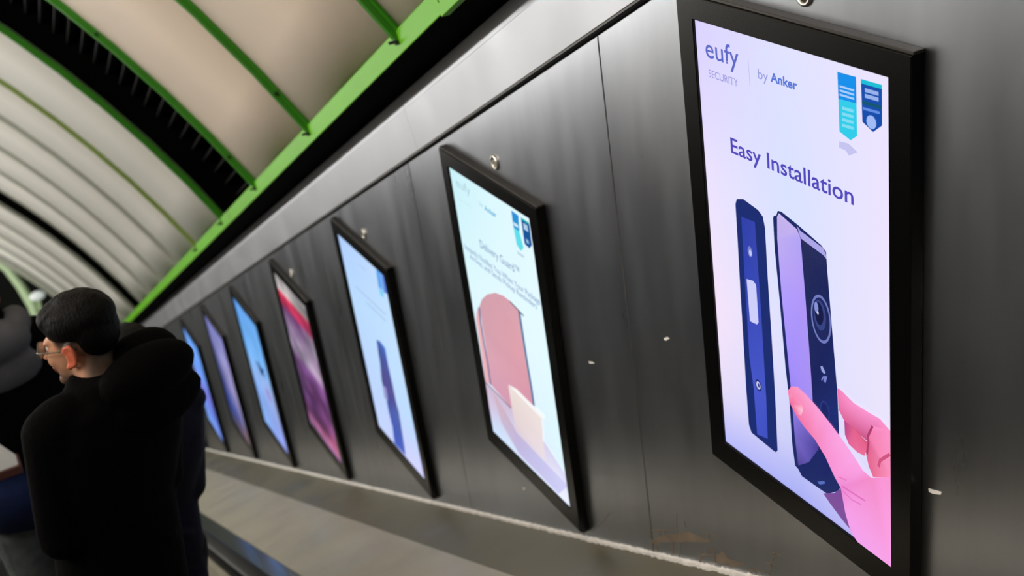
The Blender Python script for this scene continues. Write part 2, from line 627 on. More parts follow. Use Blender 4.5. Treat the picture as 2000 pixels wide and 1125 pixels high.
# unseen troughs added round the fill uplights, on the far median and beyond
for i, y in enumerate((6.05, 9.35)):
    t = empty('added_uplight_trough' if i == 0 else 'added_uplight_trough.%03d' % i, P(7, y, -1.08))
    tag(t, ['added, unseen grey uplight trough along the middle of the hall', 'added, unseen grey uplight trough along the far side of the hall'][i], 'uplight', 'added uplight troughs')
    MB().prism_s([(y - .12, -1.085), (y + .12, -1.085), (y + .12, -.96), (y - .12, -.96)], S0, S1).build('base', M['median'], t)
    MB().prism_s([(y - .14, -1.0), (y - .12, -1.0), (y - .12, -.86), (y - .14, -.86)], S0, S1).build('side', M['median'], t)
    MB().prism_s([(y + .12, -1.0), (y + .14, -1.0), (y + .14, -.86), (y + .12, -.86)], S0, S1).build('side', M['median'], t)
for y0, y1, lab in ((5.02, 5.14, 'added, unseen strip light hanging from the vault beside the escalator'), (7.06, 7.18, 'added, unseen strip light hanging over the far side of the hall')):  # made-up housings and hangers for the side fill strips
    t = empty('added_strip_light', P(7, (y0 + y1) / 2, 3.1), lab, 'light', 'added strip lights')
    MB().prism_s([(y0, 2.6), (y1, 2.6), (y1, 2.8), (y0, 2.8)], S0, S1).build('housing', M['median'], t)
    for k in range(9):
        MB().tube([P(-4 + 3 * k, (y0 + y1) / 2, 2.8), P(-4 + 3 * k, (y0 + y1) / 2, 4.42)], .012, 8).build('hanger', M['median'], t)

floor = MB().prism_s([(-.2, -1.8), (12.3, -1.8), (12.3, -1.74), (-.2, -1.74)], S0, S1 + 8).build('floor', M['floor_dark'])
floor['kind'] = 'structure'
for y in (6.05, 9.35):
    MB().prism_s([(y - .7, -1.74), (y + .7, -1.74), (y + .7, -1.085), (y - .7, -1.085)], S0, S1).build('plinth', M['floor_dark'], median)
wl = MB().prism_s([(12.02, -1.8), (12.2, -1.8), (12.2, .75), (12.02, .75)], S0, S1).build('wall_left', M['farwall'])
wl['kind'] = 'structure'

# steps under the passengers
STEP_N = -1.4
TREAD = .40
esc = empty('escalator', P(2, 1.44, -1.7), 'escalator of dark ribbed steps between the two black handrails', 'escalator')
step_me = None
STEP_RISE = TREAD * TAN
z_nose0 = STEP_N / math.cos(SLOPE)       # nosing height at x = 0


def step_top(k):
    """tread k spans x = k*TREAD .. (k+1)*TREAD; its far edge is the nosing"""
    return z_nose0 - TAN * (k + 1) * TREAD


for k in range(-5, 26):
    x0, x1, z1 = k * TREAD, (k + 1) * TREAD - .004, step_top(k)
    mb = MB().box((x0, .885, z1 - STEP_RISE - .03), (x1, 1.985, z1 - .012))
    for j in range(30):
        y = .892 + j * .0365
        mb.box((x0, y, z1 - .0125), (x1, y + .016, z1))
    mb.build('step', M['step'], esc)

# end of the shaft: dark wall with a pale green arch and a lamp on it
we = empty('wall_far', P(VAULT_END + 6, 5, 0), kind='structure')
MB().prism_s([(-.4, -2.5), (12.6, -2.5), (12.6, 5.2), (-.4, 5.2)], VAULT_END + 6, VAULT_END + 6.2).build('end_panel', M['endwall'], we)
MB().box_syn(VAULT_END, VAULT_END + 6.1, -.4, 12.6, 4.9, 5.2).build('lobby_ceiling', M['endwall'], we)
MB().box_syn(VAULT_END, VAULT_END + 6.1, -.45, -.2, -1.8, 5.2).build('lobby_side', M['endwall'], we)
arc_sheet(MB(), VAULT_END - .02, VAULT_END + .06, -.06, .3).build('vault_edge', M['grey_rib'], we, smooth=True)
wn = MB().prism_s([(-.4, -2.5), (12.6, -2.5), (12.6, 5.2), (-.4, 5.2)], S0 - .3, S0 - .1).build('wall_near', M['farwall'])
wn['kind'] = 'structure'


def at_s(u, v, s):
    d = Vector(RIGHT * ((u - 1000) / FPX) + DOWN * ((v - 562.5) / FPX) + FWD)
    c = Vector(CAM_POS)
    return c + d * ((s - c.dot(SV)) / d.dot(SV))


AS = VAULT_END + 1.2
pts = [at_s(u, v, AS) for u, v in ((-120, 430), (-60, 470), (-20, 498), (15, 524), (42, 560), (64, 598), (80, 640), (91, 690), (101, 740), (108, 790), (113, 850), (115, 930))]
arch = empty('trim_5', pts[6], kind='structure')
MB().tube(pts, .085, 8).build('arch_rail', M['arch'], arch, smooth=True)
# lamp on the arch
lp = at_s(73, 578, AS - .15)
lamp = empty('arch_lamp', lp, 'small pale lamp fixed to the green arch above the passengers', 'lamp')
MB().ellipsoid(lp, (.07, .13, .08)).build('diffuser', None, lamp, smooth=True)
lm = bpy.data.materials.new('lamp_glow')
lm.use_nodes = True
b = lm.node_tree.nodes['Principled BSDF']
b.inputs['Emission Color'].default_value = (.86, 1, .95, 1)
b.inputs['Emission Strength'].default_value = .3
lamp.children[0].data.materials.append(lm)
MB().tube([lp + Vector((0, 0, -.04)), at_s(82, 610, AS)], .035, 8).build('bracket', M['arch'], lamp)
# unseen light added and aimed at the arch so that it is lit
pl = bpy.data.lights.new('arch_fill', 'AREA')
pl.energy = 28
pl.size = .8
pl.color = (.93, 1, .88)
plo = bpy.data.objects.new('arch_fill', pl)
plo.location = P(VAULT_END - 2.2, 3.2, 2.6)
plo.rotation_euler = (0, 0, 0)
dirv = pts[6] - plo.location
plo.rotation_euler = dirv.to_track_quat('-Z', 'Y').to_euler()
COL.objects.link(plo)

# ------------------------------------------------------------------ digital screens
FW, FH, BX, BT, BB = .67727358, 1.13106786, .05487, .04774, .06364
DW, DH = FW - 2 * BX, FH - BT - BB
FD = .029


class Screen:
    def __init__(self, n, label, quad=None):
        self.n = n
        self.x0 = n * PITCH_X
        self.z0 = -n * PITCH_Z
        x0, x1, z1, z0 = self.x0, self.x0 + FW, self.z0, self.z0 - FH
        self.o = empty('advertising_screen', ((x0 + x1) / 2, YW, z0), label, 'screen', 'screens stepping down the steel wall')
        # frame: a ring with a hollow for the display
        mb = MB()
        yb, yf, yi = YW, YW + FD, YW + FD - .006
        O = [(x0, z0), (x1, z0), (x1, z1), (x0, z1)]
        I = [(x0 + BX, z0 + BB), (x1 - BX, z0 + BB), (x1 - BX, z1 - BT), (x0 + BX, z1 - BT)]
        vs = [(x, yb, z) for x, z in O] + [(x, yf, z) for x, z in O] + [(x, yf, z) for x, z in I] + [(x, yi, z) for x, z in I]
        fs = []
        for k in range(4):
            k2 = (k + 1) % 4
            fs += [(k, k2, 4 + k2, 4 + k), (4 + k, 4 + k2, 8 + k2, 8 + k), (8 + k, 8 + k2, 12 + k2, 12 + k)]
        fs += [(3, 2, 1, 0), (12, 13, 14, 15)]
        fs = [f[::-1] for f in fs]
        mb.add(vs, fs)
        fr = mb.build('bezel', M['bezel'], self.o, bevel=.002)
        # metal edging round the front
        e = .004
        MB().box((x0 - .001, yb, z1), (x1 + .001, yf - .004, z1 + .006)).build('edging', M['bezel_edge'], self.o, bevel=.001)
        MB().box((x0 - .001, yb, z0 - .005), (x1 + .001, yf - .008, z0)).build('edging', M['bezel_edge'], self.o, bevel=.001)
        self.y = yi + .0004
        self.H = None
        if quad:
            A, bb = [], []
            for (px, py), (u, v) in zip(quad, ((0, 0), (1, 0), (1, 1), (0, 1))):
                A += [[px, py, 1, 0, 0, 0, -u * px, -u * py], [0, 0, 0, px, py, 1, -v * px, -v * py]]
                bb += [u, v]
            h = np.linalg.solve(np.array(A, float), np.array(bb, float))
            self.H = np.append(h, 1).reshape(3, 3)
        self.layer = 1
        self.disp = None

    def uv(self, px, py):
        q = self.H @ np.array((px, py, 1.0))
        return (q[0] / q[2], q[1] / q[2])

    def pt(self, u, v, L):
        return (self.x0 + FW - BX - u * DW, self.y + L * .00008, self.z0 - BT - v * DH)

    def background(self, fn, nu=10, nv=16):
        vs, fs, cs = [], [], []
        for j in range(nv + 1):
            for i in range(nu + 1):
                u, v = i / nu, j / nv
                vs.append(self.pt(u, v, 0))
                cs.append(fn(u, v))
        for j in range(nv):
            for i in range(nu):
                a = j * (nu + 1) + i
                fs.append((a, a + nu + 1, a + nu + 2, a + 1))
        o = MB().add(vs, fs).build('display', M['ink'], self.o)
        set_col(o.data, cs)
        self.disp = o

    def poly_uv(self, name, pts, col, cols=None):
        """flat picture element on the display; cols: one colour per corner"""
        pts = [(min(1, max(0, u)), min(1, max(0, v))) for u, v in pts]
        L = self.layer
        self.layer += 1
        vs = [self.pt(u, v, L) for u, v in pts]
        mb = MB().add(vs, [tuple(range(len(vs)))])
        o = mb.build(name, M['ink'], self.disp)
        # orient towards +y
        me = o.data
        if me.polygons[0].normal.y < 0:
            me.flip_normals()
        set_col(me, cols if cols else [col] * len(vs))
        bm = bmesh.new()
        bm.from_mesh(me)
        bmesh.ops.triangulate(bm, faces=bm.faces)
        bm.to_mesh(me)
        bm.free()
        return o

    def poly(self, name, pts, col, cols=None):
        return self.poly_uv(name, [self.uv(*p) for p in pts], col, cols)

    def line(self, name, pts, w, col):
        """polyline given in photograph points, width in display width units"""
        q = [self.uv(*p) for p in pts]
        k = DH / DW
        left, right = [], []
        for i, p in enumerate(q):
            a, b = q[max(i - 1, 0)], q[min(i + 1, len(q) - 1)]
            d = Vector((b[0] - a[0], (b[1] - a[1]) * k)).normalized()
            nx, ny = -d.y * w / 2, d.x * w / 2
            left.append((p[0] + nx, p[1] + ny / k))
            right.append((p[0] - nx, p[1] - ny / k))
        return self.poly_uv(name, left + right[::-1], col)

    def ellipse(self, name, c, w, h, col, seg=24, inner=None, tilt=0):
        """c photograph point; w, h half sizes in display width units"""
        cu, cv = self.uv(*c)
        k = DH / DW
        pts = []
        for i in range(seg):
            t = 2 * math.pi * i / seg
            x, y = w * math.cos(t), h * math.sin(t)
            pts.append((cu + x * math.cos(tilt) - y * math.sin(tilt), cv + (x * math.sin(tilt) + y * math.cos(tilt)) / k))
        return self.poly_uv(name, pts, col)

    def text(self, name, s, Lp, Rp, Tp, Bp, col, bold=0.0):
        u0, u1 = self.uv(*Lp)[0], self.uv(*Rp)[0]
        v0, v1 = self.uv(*Tp)[1], self.uv(*Bp)[1]
        return self.text_uv(name, s, u0, u1, v0, v1, col, bold)

    def text_uv(self, name, s, u0, u1, v0, v1, col, bold=0.0):
        cu = bpy.data.curves.new('lettering', 'FONT')
        cu.body = s
        cu.offset = bold
        cu.resolution_u = 4
        t = bpy.data.objects.new('lettering', cu)
        COL.objects.link(t)
        dg = bpy.context.evaluated_depsgraph_get()
        me = bpy.data.meshes.new_from_object(t.evaluated_get(dg))
        bpy.data.objects.remove(t)
        bpy.data.curves.remove(cu)
        n = len(me.vertices)
        co = np.empty(n * 3)
        me.vertices.foreach_get('co', co)
        co = co.reshape(-1, 3)
        mn, mx = co.min(0), co.max(0)
        L = self.layer
        self.layer += 1
        out = []
        for x, y, z in co:
            u = u0 + (x - mn[0]) / (mx[0] - mn[0]) * (u1 - u0)
            v = v1 + (y - mn[1]) / (mx[1] - mn[1]) * (v0 - v1)
            out += self.pt(u, v, L)
        me.vertices.foreach_set('co', out)
        me.update()
        me.materials.clear()
        me.materials.append(M['ink'])
        set_col(me, [col] * n)
        o = bpy.data.objects.new(name, me)
        COL.objects.link(o)
        attach(o, self.disp)
        return o


def grid_colour(rows):
    """bilinear colours from a table: rows of (v, [colours across u])"""
    def fn(u, v):
        for (va, ca), (vb, cb) in zip(rows[:-1], rows[1:]):
            if v <= vb + 1e-9:
                t = (v - va) / (vb - va)
                break

        def row(c):
            x = u * (len(c) - 1)
            i = min(int(x), len(c) - 2)
            f = x - i
            return [c[i][k] * (1 - f) + c[i + 1][k] * f for k in range(3)]
        a, bb = row(ca), row(cb)
        return [a[k] * (1 - t) + bb[k] * t for k in range(3)]
    return fn


def c6(x, y): return (1300 + x * .3733, y * .3733)
def c7(x, y): return (1360 + x * .3555, 380 + y * .3555)
def c8(x, y): return (1360 + x * .3423, 740 + y * .3423)
def c4(x, y): return (620 + x * .3378, 260 + y * .3378)
def c5(x, y): return (860 + x * .4444, 560 + y * .4444)
def cb(x, y): return (640 + x * .5152, 420 + y * .5152)


# --- nearest screen: Easy Installation
A = Screen(0, 'nearest and largest screen, lavender advert of a hand holding a dark doorbell', [(1355, 37), (1739, 151), (1740, 1106), (1415, 866)])
A.background(grid_colour([(0, [(214, 206, 255), (222, 224, 255), (236, 228, 255)]), (.33, [(236, 226, 255), (216, 226, 254), (238, 228, 255)]),
                          (.66, [(246, 228, 250), (220, 224, 255), (236, 228, 252)]), (.86, [(232, 222, 250), (205, 208, 250), (228, 218, 250)]), (1, [(186, 188, 252), (168, 174, 245), (192, 182, 240)])]))
A.text('lettering', 'eufy', c6(206, 270), c6(380, 320), c6(318, 232), c6(350, 382), (84, 98, 196), .004)
A.text('lettering', 'SECURITY', c6(222, 386), c6(376, 432), c6(225, 367), c6(222, 405), (150, 150, 218))
A.line('divider_line', [c6(430, 310), c6(440, 455)], .004, (196, 194, 240))
A.text('lettering', 'by', c6(482, 390), c6(535, 405), c6(485, 362), c6(510, 440), (150, 156, 224))
A.text('lettering', 'Anker', c6(548, 410), c6(688, 455), c6(566, 386), c6(558, 434), (82, 116, 214), .03)
A.poly('badge', [c6(900, 378), c6(998, 405), c6(1000, 545), c6(905, 520)], (2, 142, 234))
A.poly('badge', [c6(905, 520), c6(1000, 545), c6(1003, 715), c6(968, 738), c6(910, 692)], (46, 204, 234))
for y in (448, 470, 492):
    A.poly('badge_line', [c6(912, y), c6(912 + 76, y + 23), c6(912 + 76, y + 34), c6(912, y + 11)], (170, 205, 250))
for y in (560, 590, 620, 650):
    A.poly('badge_line', [c6(925, y), c6(985, y + 17), c6(985, y + 33), c6(925, y + 16)], (128, 220, 240))
A.poly('badge', [c6(1025, 415), c6(1135, 446), c6(1135, 660), c6(1088, 694), c6(1032, 640)], (10, 76, 170))
A.poly('badge', [c6(1025, 415), c6(1135, 446), c6(1135, 468), c6(1025, 438)], (16, 190, 214))
for y in (462, 492):
    A.poly('badge_line', [c6(1046, y), c6(1118, y + 21), c6(1118, y + 42), c6(1046, y + 21)], (150, 176, 235))
A.poly('badge_line', [c6(1032, 528), c6(1134, 556), c6(1134, 574), c6(1032, 546)], (8, 84, 112))
A.poly('badge_line', [c6(1036, 562), c6(1124, 586), c6(1124, 600), c6(1036, 576)], (96, 140, 226))
A.ellipse('badge_line', c6(1080, 642), .022, .022, (160, 186, 245), 12)
A.poly('badge_line', [c6(912, 742), c6(960, 754), c6(1008, 800), c6(962, 818), c6(945, 790), c6(910, 776)], (198, 196, 240))
A.text('lettering', 'Easy Installation', c6(341, 770), c6(986, 1060), c6(342, 724), c6(489, 893), (80, 70, 188), .012)
# left device: mounting bracket
A.poly('bracket_picture', [c7(215, 60), c7(222, 32), c7(258, 32), c7(340, 92), c7(366, 128), c7(378, 190), c7(392, 460), c7(412, 780), c7(432, 1125), c8(456, 300), c8(461, 415), c8(452, 426), c8(440, 420), c8(345, 342), c8(312, 315), c8(297, 270), c8(282, 60),
                           c7(262, 900), c7(240, 520), c7(226, 250)], (22, 42, 112))
A.poly('bracket_picture', [c7(247, 128), c7(322, 158), c7(352, 600), c7(382, 1125), c8(405, 350), c8(345, 325), c8(325, 60), c7(290, 900), c7(266, 480)], None,
       [(44, 62, 168), (50, 66, 172), (58, 74, 184), (70, 86, 200), (60, 78, 190), (66, 82, 198), (72, 88, 205), (64, 80, 195), (50, 68, 178)])
A.poly('bracket_label', [c7(276, 472), c7(312, 482), c7(328, 505), c7(334, 600), c7(341, 712), c7(332, 722), c7(294, 704), c7(286, 600)], (206, 206, 250))
A.ellipse('bracket_hole', c7(295, 322), .014, .022, (118, 128, 200), 16)
A.ellipse('bracket_hole', c7(297, 328), .008, .013, (196, 200, 245), 12)
A.ellipse('bracket_hole', c7(340, 1057), .019, .026, (26, 42, 118), 16)
A.ellipse('bracket_hole', c7(340, 1057), .013, .018, (200, 204, 245), 16)
A.ellipse('bracket_hole', c7(342, 1057), .006, .010, (50, 60, 140), 12)
# right device: doorbell
A.poly('doorbell_picture', [c7(424, 135), c7(428, 122), c7(442, 120), c7(450, 95), c7(470, 100), c7(560, 172), c7(690, 285), c7(715, 320), c7(722, 420), c7(745, 720), c7(772, 1060), c8(806, 120), c8(826, 620), c8(800, 645), c8(745, 660), c8(700, 630), c8(600, 560),
                            c8(580, 520), c8(562, 500), c8(545, 370), c8(530, 130), c7(490, 960), c7(460, 600), c7(432, 300)], (24, 38, 100))
A.poly('doorbell_side', [c7(446, 128), c7(456, 108), c7(555, 196), c7(575, 245), c7(600, 560), c7(640, 1125), c8(668, 130), c8(700, 400), c8(640, 480), c8(580, 500), c8(560, 330), c8(545, 130), c7(506, 930), c7(470, 560), c7(447, 250)], None,
       [(196, 178, 236), (206, 190, 244), (196, 178, 240), (180, 164, 246), (176, 152, 248), (166, 142, 242), (140, 116, 214), (70, 60, 150), (96, 84, 176), (78, 66, 150), (120, 104, 200), (150, 130, 240), (164, 142, 252), (178, 156, 254), (190, 172, 242)])
A.poly('doorbell_edge', [c7(556, 178), c7(575, 205), c7(700, 300), c7(718, 345), c7(718, 360), c7(700, 338), c7(582, 250), c7(572, 235)], (172, 166, 232))
A.poly('doorbell_face', [c7(582, 250), c7(716, 356), c7(726, 480), c7(745, 760), c7(774, 1090), c8(804, 200), c8(818, 520), c8(720, 560), c8(668, 200), c7(636, 1080), c7(604, 560), c7(588, 360)], None,
       [(38, 42, 88), (34, 42, 92), (24, 34, 90), (20, 32, 92), (26, 40, 104), (28, 44, 116), (20, 36, 96), (26, 34, 100), (26, 38, 104), (24, 34, 92), (28, 38, 88), (34, 40, 88)])
A.ellipse('lens_ring', c7(687, 690), .054, .094, (112, 122, 190), 28, tilt=.0)
A.ellipse('lens_ring', c7(687, 690), .046, .083, (26, 36, 92), 28)
A.ellipse('lens_ring', c7(680, 668), .033, .060, (52, 66, 130), 24)
A.ellipse('lens_ring', c7(677, 660), .023, .044, (16, 22, 70), 24)
A.ellipse('lens_glint', c7(662, 625), .011, .022, (132, 146, 214), 12)
A.ellipse('lens_glint', c7(670, 655), .005, .007, (214, 220, 250), 8)
A.poly('doorbell_mark', [c7(684, 950), c7(694, 945), c7(712, 985), c7(704, 990), c7(690, 975)], (150, 160, 220))
A.poly('doorbell_mark', [c7(705, 1000), c7(722, 1005), c7(712, 1040), c7(700, 1030)], (120, 130, 205))
A.poly('doorbell_mark', [c7(688, 1020), c7(700, 1000), c7(703, 1008), c7(692, 1030)], (120, 130, 205))
A.ellipse('lens_ring', c8(735, 190), .026, .044, (44, 58, 128), 20)
A.ellipse('lens_ring', c8(735, 190), .021, .037, (24, 36, 100), 20)
A.poly('doorbell_mark', [c8(690, 590), c8(730, 585), c8(735, 600), c8(705, 606)], (86, 108, 190))
# the hand: fingers behind, palm, thumb
A.poly('finger_picture', [c8(806, 55), c8(830, 70), c8(900, 140), c8(980, 190), c8(1050, 230), c8(1110, 300), c8(1112, 520), c8(1060, 440), c8(975, 355), c8(900, 290), c8(845, 240), c8(815, 180)], None,
       [(242, 120, 178), (250, 140, 196), (252, 150, 206), (252, 150, 210), (252, 146, 206), (252, 150, 200), (244, 122, 160), (230, 100, 140), (200, 80, 130), (214, 92, 142), (220, 98, 150), (232, 110, 166)])
A.poly('finger_picture', [c8(846, 240), c8(900, 285), c8(975, 360), c8(978, 400), c8(960, 440), c8(920, 420), c8(872, 375), c8(850, 320)], None,
       [(180, 70, 140), (226, 96, 140), (216, 84, 126), (232, 100, 140), (240, 110, 150), (236, 110, 156), (228, 100, 154), (190, 76, 140)])
A.poly('finger_picture', [c8(975, 355), c8(985, 310), c8(1010, 270), c8(1112, 300), c8(1112, 560), c8(1010, 560), c8(985, 500), c8(970, 430)], None,
       [(222, 96, 140), (244, 126, 176), (252, 146, 200), (252, 150, 204), (250, 146, 190), (236, 110, 146), (230, 100, 140), (226, 96, 138)])
A.line('finger_crease', [c8(1040, 500), c8(1050, 465), c8(1105, 430)], .012, (206, 84, 126))
A.line('finger_crease', [c8(975, 430), c8(985, 360), c8(980, 330), c8(1008, 270)], .010, (176, 62, 110))
A.poly('wrist_shadow_picture', [c8(725, 655), c8(790, 652), c8(826, 625), c8(850, 760), c8(880, 860), c8(830, 800), c8(770, 720)], (122, 74, 152))
A.poly('hand_picture', [c8(525, 75), c8(545, 48), c8(580, 50), c8(630, 95), c8(690, 160), c8(770, 260), c8(830, 340), c8(900, 440), c8(950, 520), c8(1000, 565), c8(1060, 560), c8(1112, 556), c8(1112, 1075), c8(1088, 1072), c8(920, 945), c8(880, 870), c8(850, 760), c8(826, 625), c8(790, 560),
                        c8(740, 450), c8(680, 350), c8(620, 280), c8(570, 210), c8(540, 150)], None,
       [(248, 128, 178), (252, 146, 190), (252, 156, 200), (252, 160, 206), (252, 160, 216), (250, 158, 222), (252, 166, 226), (252, 166, 230), (250, 160, 226), (244, 140, 200), (250, 150, 214), (250, 150, 210), (250, 160, 232), (246, 160, 232), (240, 160, 236), (236, 150, 226), (244, 156, 232), (238, 136, 210), (248, 148, 216), (248, 146, 208), (246, 134, 186), (244, 120, 170), (242, 112, 160), (244, 112, 164)])
A.poly('thumb_nail', [c8(538, 95), c8(556, 88), c8(606, 150), c8(612, 185), c8(600, 215), c8(570, 200), c8(545, 150)], None,
       [(250, 150, 186), (250, 140, 180), (250, 150, 190), (254, 200, 220), (252, 170, 205), (240, 116, 160), (240, 112, 160)])
A.line('hand_crease', [c8(832, 612), c8(900, 655), c8(965, 695)], .008, (226, 112, 190))
A.line('hand_crease', [c8(838, 640), c8(890, 690), c8(940, 715)], .006, (230, 120, 198))
A.line('hand_crease', [c8(815, 560), c8(860, 580)], .006, (232, 122, 190))

# --- second screen: Delivery Guard
B = Screen(1, 'second screen from the right, white advert with an arched pink door and a parcel', [(873, 326), (1033, 427), (1113, 993), (960, 848)])
B.background(grid_colour([(0, [(200, 240, 248), (218, 248, 255), (228, 250, 255)]), (.4, [(222, 250, 255), (228, 250, 255), (228, 250, 255)]),
                          (.75, [(222, 236, 255), (226, 240, 255), (222, 248, 255)]), (1, [(206, 226, 255), (214, 226, 255), (222, 240, 255)])]))
B.text('lettering', 'eufy', c4(792, 300), c4(874, 352), c4(836, 293), c4(862, 372), (170, 205, 216), .0)
B.text('lettering', 'SECURITY', c4(808, 390), c4(880, 434), c4(810, 382), c4(812, 398), (200, 226, 236))
B.line('divider_line', [c4(900, 365), c4(908, 420)], .004, (196, 226, 236))
B.text('lettering', 'by', c4(928, 416), c4(950, 430), c4(930, 402), c4(938, 434), (150, 200, 222))
B.text('lettering', 'Anker', c4(956, 434), c4(1026, 480), c4(962, 424), c4(960, 452), (110, 182, 216), .03)
B.poly('badge', [c4(1112, 450), c4(1154, 480), c4(1160, 572), c4(1126, 548)], (40, 144, 214))
B.poly('badge', [c4(1126, 548), c4(1160, 572), c4(1184, 665), c4(1168, 684), c4(1144, 648)], (96, 222, 236))
B.poly('badge_line', [c4(1124, 515), c4(1152, 534), c4(1154, 552), c4(1128, 536)], (205, 235, 250))
B.poly('badge', [c4(1168, 488), c4(1216, 520), c4(1232, 650), c4(1218, 668), c4(1190, 642)], (18, 84, 152))
B.poly('badge', [c4(1168, 488), c4(1216, 520), c4(1218, 532), c4(1170, 500)], (40, 190, 180))
B.poly('badge_line', [c4(1182, 520), c4(1206, 536), c4(1212, 575), c4(1186, 556)], (176, 206, 232))
B.poly('badge_line', [c4(1196, 610), c4(1212, 622), c4(1216, 645), c4(1202, 634)], (150, 190, 226))
B.poly('badge_line', [c4(1146, 682), c4(1190, 712), c4(1186, 724), c4(1150, 700)], (190, 214, 232))
B.text('lettering', 'Delivery Guard™', c4(932, 650), c4(1160, 800), c4(935, 622), c4(938, 682), (104, 132, 178), .0)
B.text('lettering', 'Instantly Notifies You When Your Package', c4(843, 665), c4(1281, 985), c4(845, 645), c4(848, 687), (124, 148, 194), .006)
B.text('lettering', 'Arrives, and Sends Pickup Reminders', c4(872, 720), c4(1264, 1022), c4(874, 703), c4(880, 745), (124, 148, 194), .006)
B.poly('wall_picture', [c5(190, 428), c5(310, 545), c5(455, 690), c5(565, 850), c5(570, 975), c5(225, 650), c5(205, 540)], None,
       [(206, 184, 206), (210, 190, 214), (214, 206, 236), (214, 214, 246), (232, 240, 255), (206, 228, 255), (214, 200, 230)])
B.poly('floor_picture', [c5(222, 470), c5(280, 560), c5(330, 650), c5(450, 772), c5(560, 880), c5(516, 915), c5(340, 745), c5(262, 610)], None,
       [(212, 178, 192), (208, 178, 196), (196, 180, 214), (196, 194, 236), (204, 204, 248), (196, 196, 240), (192, 184, 226), (204, 186, 210)])
B.poly('door_picture', [c5(164, 95), c5(176, 60), c5(200, 38), c5(235, 30), c5(270, 42), c5(305, 68), c5(340, 110), c5(352, 200), c5(370, 310), c5(392, 430), c5(404, 525), c5(305, 540), c5(215, 440), c5(196, 300), c5(178, 180)], None,
       [(208, 160, 172), (210, 160, 172), (212, 160, 172), (212, 160, 172), (214, 160, 172), (216, 162, 176), (214, 160, 174), (222, 164, 176), (224, 160, 172), (220, 154, 170), (214, 150, 170), (214, 154, 178), (216, 158, 180), (218, 164, 180), (212, 160, 174)])
B.poly('door_picture', [c5(150, 150), c5(152, 118), c5(160, 96), c5(178, 190), c5(196, 320), c5(213, 438), c5(192, 428), c5(170, 280)], (236, 178, 184))
B.line('door_edge', [c5(163, 96), c5(168, 150), c5(185, 258), c5(200, 340), c5(214, 440)], .022, (92, 110, 150))
B.line('door_edge', [c5(342, 112), c5(356, 205), c5(374, 320), c5(394, 440), c5(406, 526)], .028, (86, 122, 160))
B.line('door_edge', [c5(300, 66), c5(338, 104), c5(362, 130)], .012, (96, 104, 120))
B.line('door_edge', [c5(192, 430), c5(250, 486), c5(306, 542)], .012, (128, 116, 140))
B.poly('parcel_picture', [c5(293, 440), c5(330, 470), c5(440, 575), c5(446, 660), c5(455, 772), c5(326, 640), c5(312, 560)], None,
       [(238, 226, 222), (236, 222, 216), (238, 226, 222), (236, 222, 222), (232, 220, 230), (222, 204, 216), (230, 212, 212)])
B.poly('parcel_picture', [c5(293, 436), c5(330, 455), c5(450, 570), c5(450, 582), c5(438, 580), c5(330, 474)], (248, 246, 246))

# --- third screen
Cc = Screen(2, 'third screen from the right, pale blue advert with a dark blue upright figure', [(656.5, 457), (749, 541), (829.6, 939), (735, 832)])
Cc.background(grid_colour([(0, [(176, 206, 255), (196, 224, 255)]), (.3, [(186, 220, 255), (196, 226, 255)]), (.7, [(190, 214, 255), (190, 222, 255)]), (1, [(196, 214, 255), (206, 202, 250)])]))
Cc.poly('badge', [cb(178, 212), cb(196, 222), cb(205, 288), cb(188, 276)], (96, 166, 240))
Cc.poly('badge', [cb(188, 278), cb(205, 290), cb(208, 316), cb(196, 306)], (120, 206, 246))
Cc.poly('badge', [cb(198, 226), cb(213, 240), cb(222, 302), cb(208, 296)], (92, 130, 220))
for a, bq in (((98, 268), (216, 378)), ((140, 328), (216, 400))):
    Cc.line('lettering_line', [cb(*a), cb(*bq)], .014, (166, 190, 226))
Cc.line('lettering_line', [cb(112, 188), cb(142, 214)], .016, (176, 200, 236))
Cc.poly('figure_picture', [cb(178, 468), cb(192, 474), cb(212, 500), cb(222, 560), cb(240, 640), cb(252, 700), cb(264, 745), cb(276, 820), cb(290, 912), cb(246, 866), cb(238, 800), cb(224, 745), cb(214, 690), cb(196, 620), cb(192, 560), cb(184, 510)], None,
        [(70, 96, 170), (70, 104, 190), (80, 130, 214), (76, 90, 170), (80, 78, 150), (86, 80, 150), (84, 100, 170), (76, 96, 176), (66, 92, 196), (56, 84, 190), (60, 88, 180), (70, 90, 180), (62, 70, 150), (80, 76, 140), (76, 80, 146), (66, 84, 150)])
Cc.poly('figure_picture', [cb(200, 640), cb(214, 650), cb(222, 700), cb(208, 690)], (150, 150, 206))

# --- fourth: purple poster
D = Screen(3, 'fourth screen from the right, purple poster with a red band near its top')
rr = random.Random(5)
base = grid_colour([(0, [(170, 166, 166), (196, 188, 190), (150, 150, 150)]), (.10, [(190, 182, 182), (200, 190, 190), (120, 112, 112)]), (.115, [(196, 60, 84), (206, 54, 92), (170, 50, 80)]), (.19, [(150, 40, 70), (200, 56, 100), (150, 50, 90)]),
                    (.215, [(80, 46, 84), (110, 66, 118), (130, 116, 130)]), (.30, [(150, 124, 160), (130, 100, 140), (150, 146, 158)]), (.38, [(156, 134, 168), (164, 144, 172), (140, 116, 146)]), (.47, [(150, 132, 160), (170, 154, 178), (170, 150, 168)]),
                    (.54, [(112, 76, 126), (110, 66, 124), (120, 78, 130)]), (.66, [(110, 80, 124), (96, 50, 100), (104, 60, 110)]), (.78, [(92, 58, 104), (100, 54, 110), (130, 74, 124)]), (.88, [(120, 70, 120), (86, 40, 84), (150, 70, 110)]), (.93, [(140, 86, 130), (160, 86, 124), (170, 80, 114)]), (1, [(130, 96, 130), (136, 90, 134), (120, 84, 132)])])


